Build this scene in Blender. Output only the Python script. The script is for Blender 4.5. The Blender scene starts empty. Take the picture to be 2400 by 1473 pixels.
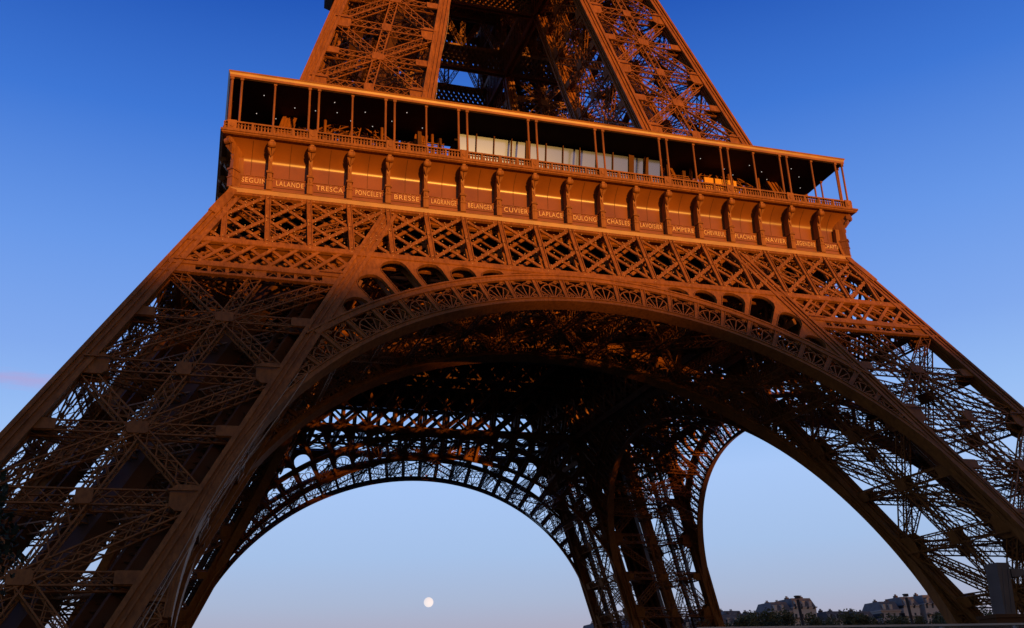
import bpy, math, random
import numpy as np
from mathutils import Vector, Matrix
random.seed(7); rng = np.random.default_rng(7)
S = bpy.context.scene
C = S.collection
R_ = math.radians

# ------------------------------------------------------------------ camera, sky, sun, exposure
cam = bpy.data.cameras.new('camera'); cam.sensor_width = 36.0
cam.lens = 2327.98 / 2400 * 36; cam.clip_start = 0.5; cam.clip_end = 20000
co = bpy.data.objects.new('camera', cam); C.objects.link(co); S.camera = co
F_ = Vector((0.28858451, 0.88386417, 0.36810747)); Rt = Vector((0.95416681, -0.29732225, -0.0341348))
Up = Vector((-0.07927602, -0.3610867, 0.92915645))
CP = Vector((-34.801, -120.376, 2.26))
co.matrix_world = Matrix(((Rt.x, Up.x, -F_.x, CP.x), (Rt.y, Up.y, -F_.y, CP.y), (Rt.z, Up.z, -F_.z, CP.z), (0, 0, 0, 1)))

SKYK, CLOUD = .28, (-.1589, .9438, .2897)
SUN_AZ, SUN_EL = R_(13), R_(1.4)          # azimuth from -Y toward +X
sdir = Vector((math.sin(SUN_AZ) * math.cos(SUN_EL), -math.cos(SUN_AZ) * math.cos(SUN_EL), math.sin(SUN_EL)))
W = bpy.data.worlds.new('World'); S.world = W; W.use_nodes = True
nt = W.node_tree; nt.nodes.clear()
out = nt.nodes.new('ShaderNodeOutputWorld'); bg = nt.nodes.new('ShaderNodeBackground')
sky = nt.nodes.new('ShaderNodeTexSky'); sky.sky_type = 'NISHITA'; sky.sun_disc = False
sky.sun_elevation = SUN_EL; sky.sun_rotation = math.pi - SUN_AZ
sky.altitude = 100; sky.air_density = 1.0; sky.dust_density = 0.6; sky.ozone_density = 3.0
bg.inputs['Strength'].default_value = 1.0
def srgb(r, g, b): return tuple(((c / 255 + .055) / 1.055) ** 2.4 for c in (r, g, b)) + (1,)
def node(t, op=None, **kw):
    n = nt.nodes.new(t)
    if op: n.operation = op
    for k_, v_ in kw.items(): setattr(n, k_, v_)
    return n
tc = node('ShaderNodeTexCoord'); sep = node('ShaderNodeSeparateXYZ'); nt.links.new(tc.outputs['Generated'], sep.inputs[0])
ramp = node('ShaderNodeValToRGB'); nt.links.new(sep.outputs['Z'], ramp.inputs[0])   # sine of the elevation
stops = [(-.02, (60, 52, 50)), (0.0, (192, 162, 168)), (.066, (174, 172, 192)), (.096, (170, 184, 212)), (.14, (166, 193, 232)), (.21, (169, 200, 247)), (.26, (152, 190, 244)),
         (.325, (130, 170, 238)), (.42, (104, 152, 232)), (.53, (63, 119, 213)), (.63, (34, 86, 183)), (.8, (24, 58, 132))]
el = ramp.color_ramp.elements
el[0].position = 0.0; el[0].color = srgb(*stops[1][1]); el[1].position = .8; el[1].color = srgb(*stops[-1][1])
for p_, c_ in stops[2:-1]:
    e = el.new(p_); e.color = srgb(*c_)
# toward the setting sun the sky turns to the glow of the physical sky model
dt = node('ShaderNodeVectorMath', 'DOT_PRODUCT'); nt.links.new(tc.outputs['Generated'], dt.inputs[0])
dt.inputs[1].default_value = (math.sin(SUN_AZ), -math.cos(SUN_AZ), 0)
mr = node('ShaderNodeMapRange'); mr.interpolation_type = 'SMOOTHSTEP'; nt.links.new(dt.outputs['Value'], mr.inputs['Value'])
mr.inputs['From Min'].default_value = -.35; mr.inputs['From Max'].default_value = .9
sk = node('ShaderNodeVectorMath', 'MULTIPLY'); sk.inputs[1].default_value = (SKYK * 1.12, SKYK * .88, SKYK * .82); nt.links.new(sky.outputs[0], sk.inputs[0])
mix = node('ShaderNodeMixRGB'); nt.links.new(mr.outputs[0], mix.inputs[0]); nt.links.new(ramp.outputs[0], mix.inputs[1]); nt.links.new(sk.outputs[0], mix.inputs[2])
# one faint pink cloud streak low on the left
sub = node('ShaderNodeVectorMath', 'SUBTRACT'); nt.links.new(tc.outputs['Generated'], sub.inputs[0]); sub.inputs[1].default_value = CLOUD
mul = node('ShaderNodeVectorMath', 'MULTIPLY'); nt.links.new(sub.outputs[0], mul.inputs[0]); mul.inputs[1].default_value = (14, 14, 95)
nz = node('ShaderNodeTexNoise'); nz.inputs['Scale'].default_value = 3.0; nz.inputs['Detail'].default_value = 5; nt.links.new(mul.outputs[0], nz.inputs['Vector'])
ln = node('ShaderNodeVectorMath', 'LENGTH'); nt.links.new(mul.outputs[0], ln.inputs[0])
ad = node('ShaderNodeMath', 'MULTIPLY_ADD'); nt.links.new(nz.outputs['Fac'], ad.inputs[0]); ad.inputs[1].default_value = 1.2; nt.links.new(ln.outputs['Value'], ad.inputs[2])
m2 = node('ShaderNodeMapRange'); m2.interpolation_type = 'SMOOTHSTEP'; nt.links.new(ad.outputs[0], m2.inputs['Value'])
m2.inputs['From Min'].default_value = .6; m2.inputs['From Max'].default_value = 1.6; m2.inputs['To Min'].default_value = .55; m2.inputs['To Max'].default_value = 0
mx2 = node('ShaderNodeMixRGB'); nt.links.new(m2.outputs[0], mx2.inputs[0]); nt.links.new(mix.outputs[0], mx2.inputs[1]); mx2.inputs[2].default_value = srgb(182, 160, 208)
nt.links.new(mx2.outputs[0], bg.inputs['Color']); nt.links.new(bg.outputs[0], out.inputs[0])
sl = bpy.data.lights.new('sun', 'SUN'); sl.energy = 4.3; sl.angle = R_(0.6); sl.color = (1.0, 0.43, 0.06)
so = bpy.data.objects.new('sun', sl); C.objects.link(so); so.rotation_euler = sdir.to_track_quat('Z', 'Y').to_euler()
S.view_settings.view_transform = 'Standard'; S.view_settings.look = 'None'
S.view_settings.exposure = 0.0; S.view_settings.gamma = 1.0
S.cycles.max_bounces = 4; S.cycles.diffuse_bounces = 2; S.cycles.glossy_bounces = 2

# ------------------------------------------------------------------ helpers
def V(*a): return np.array(a, float)
def nrm(v): v = np.asarray(v, float); return v / max(np.linalg.norm(v), 1e-9)
class MB:
    """collects flat bars, prisms and loose faces and links them as one mesh"""
    def __init__(s): s.b = []; s.v = []; s.f = []
    def bar(s, p, q, w, d, n): s.b.append((*p, *q, w, d, *n)); return s
    def box(s, x0, x1, y0, y1, z0, z1):
        s.bar(((x0 + x1) / 2, (y0 + y1) / 2, z0), ((x0 + x1) / 2, (y0 + y1) / 2, z1), abs(x1 - x0), abs(y1 - y0), (0, 1, 0)); return s
    def face(s, pts):
        k = len(s.v); s.v += [tuple(p) for p in pts]; s.f.append(tuple(range(k, k + len(pts))))
    def prism(s, pts, off):
        pts = [np.asarray(p, float) for p in pts]; off = np.asarray(off, float); n = len(pts); k = len(s.v)
        s.v += [tuple(p) for p in pts] + [tuple(p + off) for p in pts]
        s.f.append(tuple(range(k, k + n))); s.f.append(tuple(range(k + 2 * n - 1, k + n - 1, -1)))
        for i in range(n):
            j = (i + 1) % n; s.f.append((k + j, k + i, k + n + i, k + n + j))
    def loft(s, rings, caps=True):
        n = len(rings[0]); k = len(s.v)
        for r in rings: s.v += [tuple(p) for p in r]
        for a in range(len(rings) - 1):
            for i in range(n):
                j = (i + 1) % n; s.f.append((k + a * n + i, k + a * n + j, k + (a + 1) * n + j, k + (a + 1) * n + i))
        if caps:
            s.f.append(tuple(range(k + n - 1, k - 1, -1))); m = k + (len(rings) - 1) * n; s.f.append(tuple(range(m, m + n)))
    def tube(s, pts, r, n=6, r2=None):
        pts = [np.asarray(p, float) for p in pts]; rings = []
        for i, p in enumerate(pts):
            t = nrm(pts[min(i + 1, len(pts) - 1)] - pts[max(i - 1, 0)]); h = V(0, 0, 1) if abs(t[2]) < .9 else V(1, 0, 0)
            a = nrm(np.cross(t, h)); b = np.cross(t, a); rr = r if r2 is None else r + (r2 - r) * i / (len(pts) - 1)
            rings.append([p + rr * (a * math.cos(6.28318 * j / n) + b * math.sin(6.28318 * j / n)) for j in range(n)])
        s.loft(rings)
    def ball(s, c, r, nu=8, nv=5):
        c = np.asarray(c, float)
        s.loft([[c + r * V(math.sin(t) * math.cos(6.28318 * j / nu), math.sin(t) * math.sin(6.28318 * j / nu), math.cos(t)) for j in range(nu)]
                for t in np.linspace(.05, math.pi - .05, nv)])
    def build(s, name, mat, parent=None, smooth=False):
        vs = np.array(s.v, float).reshape(-1, 3); nf = [len(f) for f in s.f]; idx = [i for f in s.f for i in f]
        if s.b:
            B = np.array(s.b, float); p, q, w, d, n = B[:, :3], B[:, 3:6], B[:, 6:7], B[:, 7:8], B[:, 8:]
            a = q - p; a /= np.maximum(np.linalg.norm(a, axis=1, keepdims=True), 1e-9)
            b = np.cross(n, a); b /= np.maximum(np.linalg.norm(b, axis=1, keepdims=True), 1e-9); c = np.cross(a, b)
            b = b * w / 2; c = c * d / 2
            vv = np.stack([p - b - c, p + b - c, p + b + c, p - b + c, q - b - c, q + b - c, q + b + c, q - b + c], 1).reshape(-1, 3)
            F = np.array([[0, 3, 2, 1], [4, 5, 6, 7], [0, 1, 5, 4], [1, 2, 6, 5], [2, 3, 7, 6], [3, 0, 4, 7]])
            ff = (F[None] + (np.arange(len(B)) * 8)[:, None, None] + len(vs)).reshape(-1)
            vs = np.concatenate([vs, vv]); nf += [4] * (len(B) * 6); idx += ff.tolist()
        me = bpy.data.meshes.new(name); me.vertices.add(len(vs)); me.vertices.foreach_set('co', vs.ravel())
        me.loops.add(len(idx)); me.loops.foreach_set('vertex_index', idx)
        me.polygons.add(len(nf)); st = np.concatenate([[0], np.cumsum(nf)[:-1]]).astype(np.int32)
        me.polygons.foreach_set('loop_start', st); me.polygons.foreach_set('use_smooth', [smooth] * len(nf)); me.update(calc_edges=True); me.validate()
        me.materials.append(mat); o = bpy.data.objects.new(name, me); C.objects.link(o)
        if parent is not None: o.parent = parent
        return o
def tag(o, label=None, cat=None, group=None, kind=None):
    if label: o['label'] = label
    if cat: o['category'] = cat
    if group: o['group'] = group
    if kind: o['kind'] = kind
    return o
def empty(name, loc=(0, 0, 0)):
    o = bpy.data.objects.new(name, None); C.objects.link(o); o.location = loc; o.empty_display_size = 1; return o
def mat(name, col, rough=.5, metal=0.0, noise=0.12, scale=.6, bump=0.0, emit=None, spec=.5):
    m = bpy.data.materials.new(name); m.use_nodes = True; t = m.node_tree; b = t.nodes['Principled BSDF']
    b.inputs['Roughness'].default_value = rough; b.inputs['Metallic'].default_value = metal
    b.inputs['Specular IOR Level'].default_value = spec
    b.inputs['Base Color'].default_value = (*col, 1)
    if noise:
        tc = t.nodes.new('ShaderNodeTexCoord'); nz = t.nodes.new('ShaderNodeTexNoise'); nz.inputs['Scale'].default_value = scale
        nz.inputs['Detail'].default_value = 4; mx = t.nodes.new('ShaderNodeMixRGB'); mx.blend_type = 'MULTIPLY'; mx.inputs[0].default_value = 1
        rp = t.nodes.new('ShaderNodeValToRGB'); rp.color_ramp.elements[0].position = .3; rp.color_ramp.elements[1].position = .7
        rp.color_ramp.elements[0].color = (1 - noise * 2,) * 3 + (1,); rp.color_ramp.elements[1].color = (1 + noise,) * 3 + (1,)
        t.links.new(tc.outputs['Object'], nz.inputs['Vector']); t.links.new(nz.outputs['Fac'], rp.inputs[0])
        mx.inputs[1].default_value = (*col, 1); t.links.new(rp.outputs[0], mx.inputs[2]); t.links.new(mx.outputs[0], b.inputs['Base Color'])
        if bump:
            bp = t.nodes.new('ShaderNodeBump'); bp.inputs['Strength'].default_value = bump; bp.inputs['Distance'].default_value = .05
            t.links.new(nz.outputs['Fac'], bp.inputs['Height']); t.links.new(bp.outputs[0], b.inputs['Normal'])
    if emit: b.inputs['Emission Color'].default_value = (*emit[:3], 1); b.inputs['Emission Strength'].default_value = emit[3]
    return m
M_iron = mat('brown_iron', (.30, .107, .022), .5, noise=.10, scale=.5, spec=.22)
M_cove = mat('polished_brown_panel', (.27, .092, .016), .30, noise=.12, scale=.35, spec=.5)
def brushed(m, v):
    t = m.node_tree; b = t.nodes['Principled BSDF']; tg = t.nodes.new('ShaderNodeTangent'); tg.direction_type = 'RADIAL'; tg.axis = 'Z'
    b.inputs['Anisotropic'].default_value = v; b.inputs['Anisotropic Rotation'].default_value = ANR; t.links.new(tg.outputs[0], b.inputs['Tangent'])
ANR = 0.0
brushed(M_cove, .7)
def weather(m):
    t = m.node_tree; b = t.nodes['Principled BSDF']; src = b.inputs['Base Color'].links[0].from_socket
    tc = t.nodes.new('ShaderNodeTexCoord'); mp = t.nodes.new('ShaderNodeMapping'); mp.inputs['Scale'].default_value = (2.2, 2.2, .22)
    n1 = t.nodes.new('ShaderNodeTexNoise'); n1.inputs['Scale'].default_value = 1.6; n1.inputs['Detail'].default_value = 7; n1.inputs['Roughness'].default_value = .65
    r = t.nodes.new('ShaderNodeValToRGB'); r.color_ramp.elements[0].position = .34; r.color_ramp.elements[0].color = (.62, .58, .55, 1); r.color_ramp.elements[1].position = .62; r.color_ramp.elements[1].color = (1.08, 1.06, 1.0, 1)
    mx = t.nodes.new('ShaderNodeMixRGB'); mx.blend_type = 'MULTIPLY'; mx.inputs[0].default_value = .9
    t.links.new(tc.outputs['Object'], mp.inputs[0]); t.links.new(mp.outputs[0], n1.inputs['Vector']); t.links.new(n1.outputs['Fac'], r.inputs[0])
    t.links.new(src, mx.inputs[1]); t.links.new(r.outputs[0], mx.inputs[2]); t.links.new(mx.outputs[0], b.inputs['Base Color'])
    rr = t.nodes.new('ShaderNodeMapRange'); rr.inputs['To Min'].default_value = .62; rr.inputs['To Max'].default_value = .38; t.links.new(n1.outputs['Fac'], rr.inputs['Value'])
    if m is M_iron: t.links.new(rr.outputs[0], b.inputs['Roughness'])
weather(M_iron)
M_trim = mat('semi_gloss_trim', (.33, .125, .022), .40, noise=.12, scale=.9, spec=.5); brushed(M_trim, .55)
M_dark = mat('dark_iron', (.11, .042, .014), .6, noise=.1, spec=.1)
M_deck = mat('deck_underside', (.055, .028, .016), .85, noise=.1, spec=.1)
M_gold = mat('gilded_letters', (.66, .39, .17), .5, noise=.05)
M_glass = mat('tilted_glass', (.15, .20, .38), .12, metal=.85, noise=0)
M_amber = mat('amber_reflection', (.75, .36, .05), .35, noise=.05)  # base colour stands in for low sun reflected in glass
M_bulb = mat('bulb_glass', (.42, .22, .10), .5, noise=0, spec=.2)
M_lamp = mat('downlight_glass', (.9, .9, .9), .3, noise=0, emit=(1, .93, .85, .7))
M_cable = mat('pale_cable', (.40, .27, .17), .8, noise=.1, spec=.1)

# ------------------------------------------------------------------ tower profile (metres)
H50, SL, LW, PB = 33.3336, -0.49153, 15.6, 3.81845
ZC, RI, RX = 5.80395, 32.12571, 35.87
KZ = RI / RX
def H(z): return H50 + SL * (z - 50)
NF = nrm(V(0, -1, -SL))                       # outward normal of the leaning front face
def P(x, z, d=0.0, a=0): return V(x, -(H(z) - a * LW), z) + NF * d
def H2(z): return 22.62287 - .26818 * (z - 85)
def G2(z): return 12.83 + .65 - .184 * (z - 66.4)
ZB = [4.8, 16.0, 27.0, 38.0]                  # panel joints of the lower legs
ZU = [56.0, 66.6, 77.3, 88.3, 98.5, 108.0]    # panel joints of the upper legs

def truss(mb, p, q, n, wid=1.0, dep=.8, ch=.115, lc=.06, faces=4, cell=1.15):
    p = np.asarray(p, float); q = np.asarray(q, float); L = np.linalg.norm(q - p); a = (q - p) / L
    n = nrm(np.asarray(n, float) - np.dot(n, a) * a); b = np.cross(n, a); N = max(2, int(round(L / (wid * cell))))
    cs = [(-1, -1), (1, -1), (1, 1), (-1, 1)]
    cor = [b * wid / 2 * u + n * dep / 2 * v for u, v in cs]
    for c in cor: mb.bar(p + c, q + c, ch, ch, n)
    for (i, j, both) in ((0, 1, 1), (2, 3, 1), (1, 2, 0), (3, 0, 0))[:faces]:
        nn = n if both else b
        for k in range(N):
            s0 = p + a * L * k / N; s1 = p + a * L * (k + 1) / N
            mb.bar(s0 + cor[i], s1 + cor[j], lc, .04, nn)
            if both: mb.bar(s0 + cor[j], s1 + cor[i], lc, .04, nn)

def plate(mb, c, a, n, l, w, t=.12, cut=.3):
    """octagonal gusset plate: centre c, long axis a, normal n"""
    a = nrm(a); b = nrm(np.cross(n, a)); n = nrm(n); c = np.asarray(c, float)
    e = min(l, w) * cut
    o = [(l / 2, w / 2 - e), (l / 2 - e, w / 2), (-l / 2 + e, w / 2), (-l / 2, w / 2 - e), (-l / 2, -w / 2 + e), (-l / 2 + e, -w / 2), (l / 2 - e, -w / 2), (l / 2, -w / 2 + e)]
    mb.prism([c + a * u + b * v - n * t / 2 for u, v in o], n * t)

def groove_square(h, g=.2):
    s = [(-h, -h), (-h * .52, -h), (-h * .52, -h + g), (-h * .1, -h + g), (-h * .1, -h + g * .3), (h * .1, -h + g * .3), (h * .1, -h + g), (h * .52, -h + g), (h * .52, -h)]
    o = []
    for k in range(4):
        for x, y in s:
            for _ in range(k): x, y = -y, x
            o.append((x, y))
    return o

def leg_mesh(zs, fo, fi, zmid=True, W_=1.0, deck=True):
    """lattice of one leg at (-x,-y); fo/fi give outer/inner rafter centre lines"""
    L = MB(); G = MB()
    cor = lambda i, z: {0: V(-fo(z), -fo(z), z), 1: V(-fi(z), -fo(z), z), 2: V(-fi(z), -fi(z), z), 3: V(-fo(z), -fi(z), z)}[i % 4]
    for fc in range(4):
        A = lambda z: cor(fc, z); B = lambda z: cor(fc + 1, z)
        outn = nrm(np.cross(B(zs[0]) - A(zs[0]), A(zs[-1]) - A(zs[0])))
        if np.dot(outn, A(zs[0]) - (cor(fc + 2, zs[0]) + cor(fc + 3, zs[0])) / 2) < 0: outn = -outn
        for z0, z1 in zip(zs[:-1], zs[1:]):
            zm = (z0 + z1) / 2
            truss(L, A(z0), B(z1), outn, W_, .8); truss(L, B(z0), A(z1), outn, W_, .78)
            truss(L, A(zm), B(zm), outn, W_ * .95, .7)
            truss(L, (A(z0) + B(z0)) / 2, (A(z1) + B(z1)) / 2, outn, W_, .74)
            ax = B(zm) - A(zm)
            for s_ in (-1, 1):
                c = (A(zm) + B(zm)) / 2 + outn * s_ * .46
                plate(G, c, ax, outn, 1.45, 1.1, cut=.14)
                for X, sg in ((A(zm), 1), (B(zm), -1)):
                    plate(G, X + nrm(ax) * sg * 1.15 + outn * s_ * .46, ax, outn, 1.9, 1.0, cut=.1)
                plate(G, (A(z1) + B(z1)) / 2 + outn * s_ * .46, ax, outn, 1.1, 1.3, cut=.14)
        for z1 in zs:
            truss(L, A(z1), B(z1), outn, W_ * 1.25, .8, cell=.9)
            ax = B(z1) - A(z1)
            for s_ in (-1, 1):
                for X, sg in ((A(z1), 1), (B(z1), -1)):
                    plate(G, X + nrm(ax) * sg * 1.05 + outn * s_ * .47, ax, outn, 2.1, 2.2, cut=.2)
                    for dz in (-.5, .5):
                        L.bar(X + nrm(ax) * sg * .3 + outn * s_ * .56 + V(0, 0, dz), X + nrm(ax) * sg * 2.3 + outn * s_ * .56 + V(0, 0, dz), .12, .1, outn)
    for z1 in zs + [(a + b) / 2 for a, b in zip(zs[:-1], zs[1:])]:
        for i in (0, 1): truss(L, cor(i, z1), cor(i + 2, z1), (0, 0, 1), .8, .8)
    L.b += G.b; k_ = len(L.v); L.v += G.v; L.f += [tuple(i + k_ for i in f) for f in G.f]
    return L, G, cor

def rafter(mb, fx, fy, zl, half=.8):
    cs = groove_square(half)
    mb.loft([[V(fx(z) + x, fy(z) + y, z) for x, y in cs] for z in zl])

tower = tag(empty('iron_tower'), 'giant brown wrought iron lattice tower on four leaning legs joined by arches', 'tower')

# ---- lower legs
fo = lambda z: H(z) - .7
fi = lambda z: H(z) - LW
Lm, Gm, cor = leg_mesh(ZB, fo, fi)
# upper part of the lower leg, inside the belt (z 38..57)
for fc in range(4):
    A = lambda z: cor(fc, z); B = lambda z: cor(fc + 1, z)
    n_ = nrm(np.cross(B(40) - A(40), A(50) - A(40)))
    for z0, z1 in ((38, 47.4), (50.2, 57)):
        truss(Lm, A(z0), B(z1), n_, .9, .7); truss(Lm, B(z0), A(z1), n_, .9, .68)
        truss(Lm, A(z1), B(z1), n_, .9, .7)
leg0 = None; quad = [0, math.pi / 2, math.pi, -math.pi / 2]
def turn(o, k, parent=None):
    c = o.copy(); C.objects.link(c); c.parent = parent if parent else o.parent
    if parent is None or parent is tower: c.rotation_euler = (0, 0, quad[k])
    return c
leg = Lm.build('leg', M_iron, tower)
subs = []
zl = [0.0, 47.3, 48.5, 53.0, 57.3]
def foj(z): return {48.5: 32.1, 53.0: 31.0}.get(z, fo(z))
for sx, sy in ((foj, foj), (fi, foj), (fi, fi), (foj, fi)):
    r = MB(); rafter(r, lambda z: -sx(z), lambda z: -sy(z), zl); subs.append(r.build('rafter', M_iron, leg))
# lift track: two plate girders with cross sleepers up the middle of the leg, and a stair beside it
tr = MB(); cm = lambda z: (cor(0, z) + cor(2, z)) / 2
dg = nrm(V(1, -1, 0)); up_ = nrm(cm(50) - cm(5)); nn = nrm(np.cross(up_, dg))
for off in (-1.7, 1.7): tr.bar(cm(0) + dg * off, cm(56) + dg * off, .55, 1.5, nn)
for off in (-.55, .55): tr.bar(cm(0) + dg * off + nn * .4, cm(56) + dg * off + nn * .4, .3, .5, nn)
tr.bar(cm(0) - nn * .35, cm(56) - nn * .35, 3.2, .06, nn)
for z in np.arange(1, 56, .7): tr.bar(cm(z) - dg * 1.7, cm(z) + dg * 1.7, .2, .3, nn)
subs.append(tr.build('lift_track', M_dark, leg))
for side in (0, 1):
    st = MB()
    base = (lambda z: cor(3, z) * .7 + cor(0, z) * .15 + cor(2, z) * .15) if side == 0 else (lambda z: cor(1, z) * .72 + cor(0, z) * .14 + cor(2, z) * .14)
    for off in (-.8, .8): st.bar(base(0) + dg * off, base(56) + dg * off, .3, 1.1, nn)
    for z in np.arange(.5, 56, .55): st.bar(base(z) - dg * .8, base(z) + dg * .8, .3, .1, (0, 0, 1))
    for off in (-1.1, 1.1): st.bar(base(0) + dg * off + nn * 1.3, base(56) + dg * off + nn * 1.3, .1, .1, nn)
    for z in np.arange(0, 56, 1.6):
        for off in (-1.1, 1.1): st.bar(base(z) + dg * off, base(z) + dg * off + nn * 1.3, .09, .09, dg)
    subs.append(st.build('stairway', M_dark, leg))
# masonry feet (below the frame, carry the rafters)
M_stone = mat('pale_masonry', (.32, .28, .22), .9, noise=.15, bump=.3)
for i in range(4):
    ft = MB(); c = cor(i, 0); ft.box(c[0] - 3, c[0] + 3, c[1] - 3, c[1] + 3, -1, 1.2); ft.box(c[0] - 2.2, c[0] + 2.2, c[1] - 2.2, c[1] + 2.2, 1.2, 2.6); subs.append(ft.build('masonry_foot', M_stone, leg))
for k in (1, 2, 3):
    c = turn(leg, k, tower)
    for s_ in subs: turn(s_, k, c)

# ---- upper legs
h2 = lambda z: H2(z) - .65
L2, G2m, cor2 = leg_mesh(ZU, h2, G2, W_=.9)
uleg = L2.build('upper_leg', M_iron, tower)
subs2 = []
for sx, sy in ((h2, h2), (G2, h2), (G2, G2), (h2, G2)):
    r = MB(); rafter(r, lambda z: -sx(z), lambda z: -sy(z), [57.3, 112.0], .72); subs2.append(r.build('rafter', M_iron, uleg))
tr = MB(); cm2 = lambda z: (cor2(0, z) + cor2(2, z)) / 2
for off in (-1.5, 1.5): tr.bar(cm2(57) + dg * off, cm2(111) + dg * off, .5, 1.2, nn)
for z in np.arange(57, 111, .9): tr.bar(cm2(z) - dg * 1.5, cm2(z) + dg * 1.5, .4, .2, nn)
for z in np.arange(58, 110, 2.6):      # stair flights zigzag
    c = cm2(z) + V(2.6, 2.6, 0); sgn = 1 if int(z / 2.6) % 2 else -1
    tr.bar(c + V(-2 * sgn, 0, 0), c + V(2 * sgn, -.6, 2.6), .9, .18, (0, 0, 1)); tr.bar(c + V(-2 * sgn, 0, 1.0), c + V(2 * sgn, -.6, 3.6), .08, .08, (0, 0, 1))
    c = cm2(z) + V(-2.8, -2.8, 0)
    tr.bar(c + V(0, -2 * sgn, 0), c + V(0, 2 * sgn, 2.6), .9, .18, (0, 0, 1))
subs2.append(tr.build('lift_track', M_dark, uleg))
for k in (1, 2, 3):
    c = turn(uleg, k, tower)
    for s_ in subs2: turn(s_, k, c)

# ------------------------------------------------------------------ face girders, belts and arches
ZG0, ZG1 = 41.86, 48.2
def xlim(z, m=.9): return H(z) - m
def inplane_bar(mb, x0, z0, x1, z1, w, t, d, a=0, lim=None, inner=None):
    """bar on the leaning face, clipped to |x|<lim(z) and, if inner, |x|>inner(z)"""
    ts = np.linspace(0, 1, 41); ok = []
    for t_ in ts:
        x = x0 + (x1 - x0) * t_; z = z0 + (z1 - z0) * t_
        ok.append((lim is None or abs(x) <= lim(z)) and (inner is None or abs(x) >= inner(z)))
    if not any(ok): return
    i = ok.index(True); j = i
    while j + 1 < 41 and ok[j + 1]: j += 1
    if j - i < 2: return
    f = lambda t_: P(x0 + (x1 - x0) * t_, z0 + (z1 - z0) * t_, d - t / 2, a)
    mb.bar(f(ts[i]), f(ts[j]), w, t, NF)
def girder(a):
    g = MB(); bulbs = []
    for lay, (d, w, wv) in enumerate(((0, .34, .5), (-1.15, .34, .4))):
        for k in range(-9, 10):
            inplane_bar(g, k * PB, ZG0, k * PB, ZG1, wv, .16, d, a, xlim)
            if lay == 0:
                inplane_bar(g, k * PB - wv * .42, ZG0, k * PB - wv * .42, ZG1, .09, .1, d + .1, a, xlim)
                inplane_bar(g, k * PB + wv * .42, ZG0, k * PB + wv * .42, ZG1, .09, .1, d + .1, a, xlim)
        for k in range(-11, 10):
            inplane_bar(g, k * PB, ZG0, (k + 2) * PB, ZG1, w, .12, d - .02, a, xlim)
            inplane_bar(g, k * PB, ZG1, (k + 2) * PB, ZG0, w, .12, d - .17, a, xlim)
        if a == 0 and lay == 0:
            for k in range(-11, 10):
                for s_ in (0, 1):
                    for t_ in np.arange(.06, 1, .085):
                        for q_ in (-.24, .24):
                            x = (k + 2 * t_) * PB; z = (ZG0 + (ZG1 - ZG0) * t_) if s_ == 0 else (ZG1 - (ZG1 - ZG0) * t_)
                            if abs(x) < xlim(z, 1.6): bulbs.append((x, z + q_ * 1.1, .0))
        # chords
        for z, hh in ((ZG1 - .12, .34), (ZG0 - .3, .66)):
            g.bar(P(-xlim(z, .2), z, d + .02 - .15, a), P(xlim(z, .2), z, d + .02 - .15, a), hh / .8975, .3, NF)
    # transverse ties and soffit/top plates between the two layers
    for z in (ZG0 - .55, ZG1):
        g.bar(P(-xlim(z, .2), z, -.6, a), P(xlim(z, .2), z, -.6, a), .06, 1.3, NF)
    for k in range(-9, 10):
        for z in (ZG0 + .2, (ZG0 + ZG1) / 2, ZG1 - .4):
            if abs(k * PB) < xlim(z): g.bar(P(k * PB, z, 0, a), P(k * PB, z, -1.2, a), .2, .2, V(0, 0, 1))
    return g, bulbs
def belt(a, sides=(-1, 1)):
    """small diamond lattice across each leg under the girder"""
    g = MB(); z0, z1 = 38.75, 41.45; inn = lambda z: H(z) - LW + .6
    s1 = sides[0]
    for d in (0, -1.0):
        for i in range(-26, 26):
            x = i * PB / 2
            for s_ in (0, 1):
                xa, xb = (x, x + 2.864) if s_ == 0 else (x + 2.864, x)
                if (xa + xb) * s1 > 0: inplane_bar(g, xa, z0, xb, z1, .3, .12, d - .02 - .14 * s_, a, xlim, inn)
        for z, hh in ((38.57, .62), (37.45, .26)):
            for sg in sides:
                if z < 38 and d == 0 or z > 38:
                    g.bar(P(sg * (H(z) - .3), z, d - .14, a), P(sg * (H(z) - LW + .4), z, d - .14, a), hh, .3, NF)
    for sg in sides:                     # lower hem of the belt: short posts between twin rails
        for x in np.arange(1.5, 14.5, 1.45):
            xx = sg * (H(38) - LW + x); g.bar(P(xx, 37.4, -.2, a), P(xx, 38.3, -.2, a), .3, .1, NF)
    return g

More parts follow.
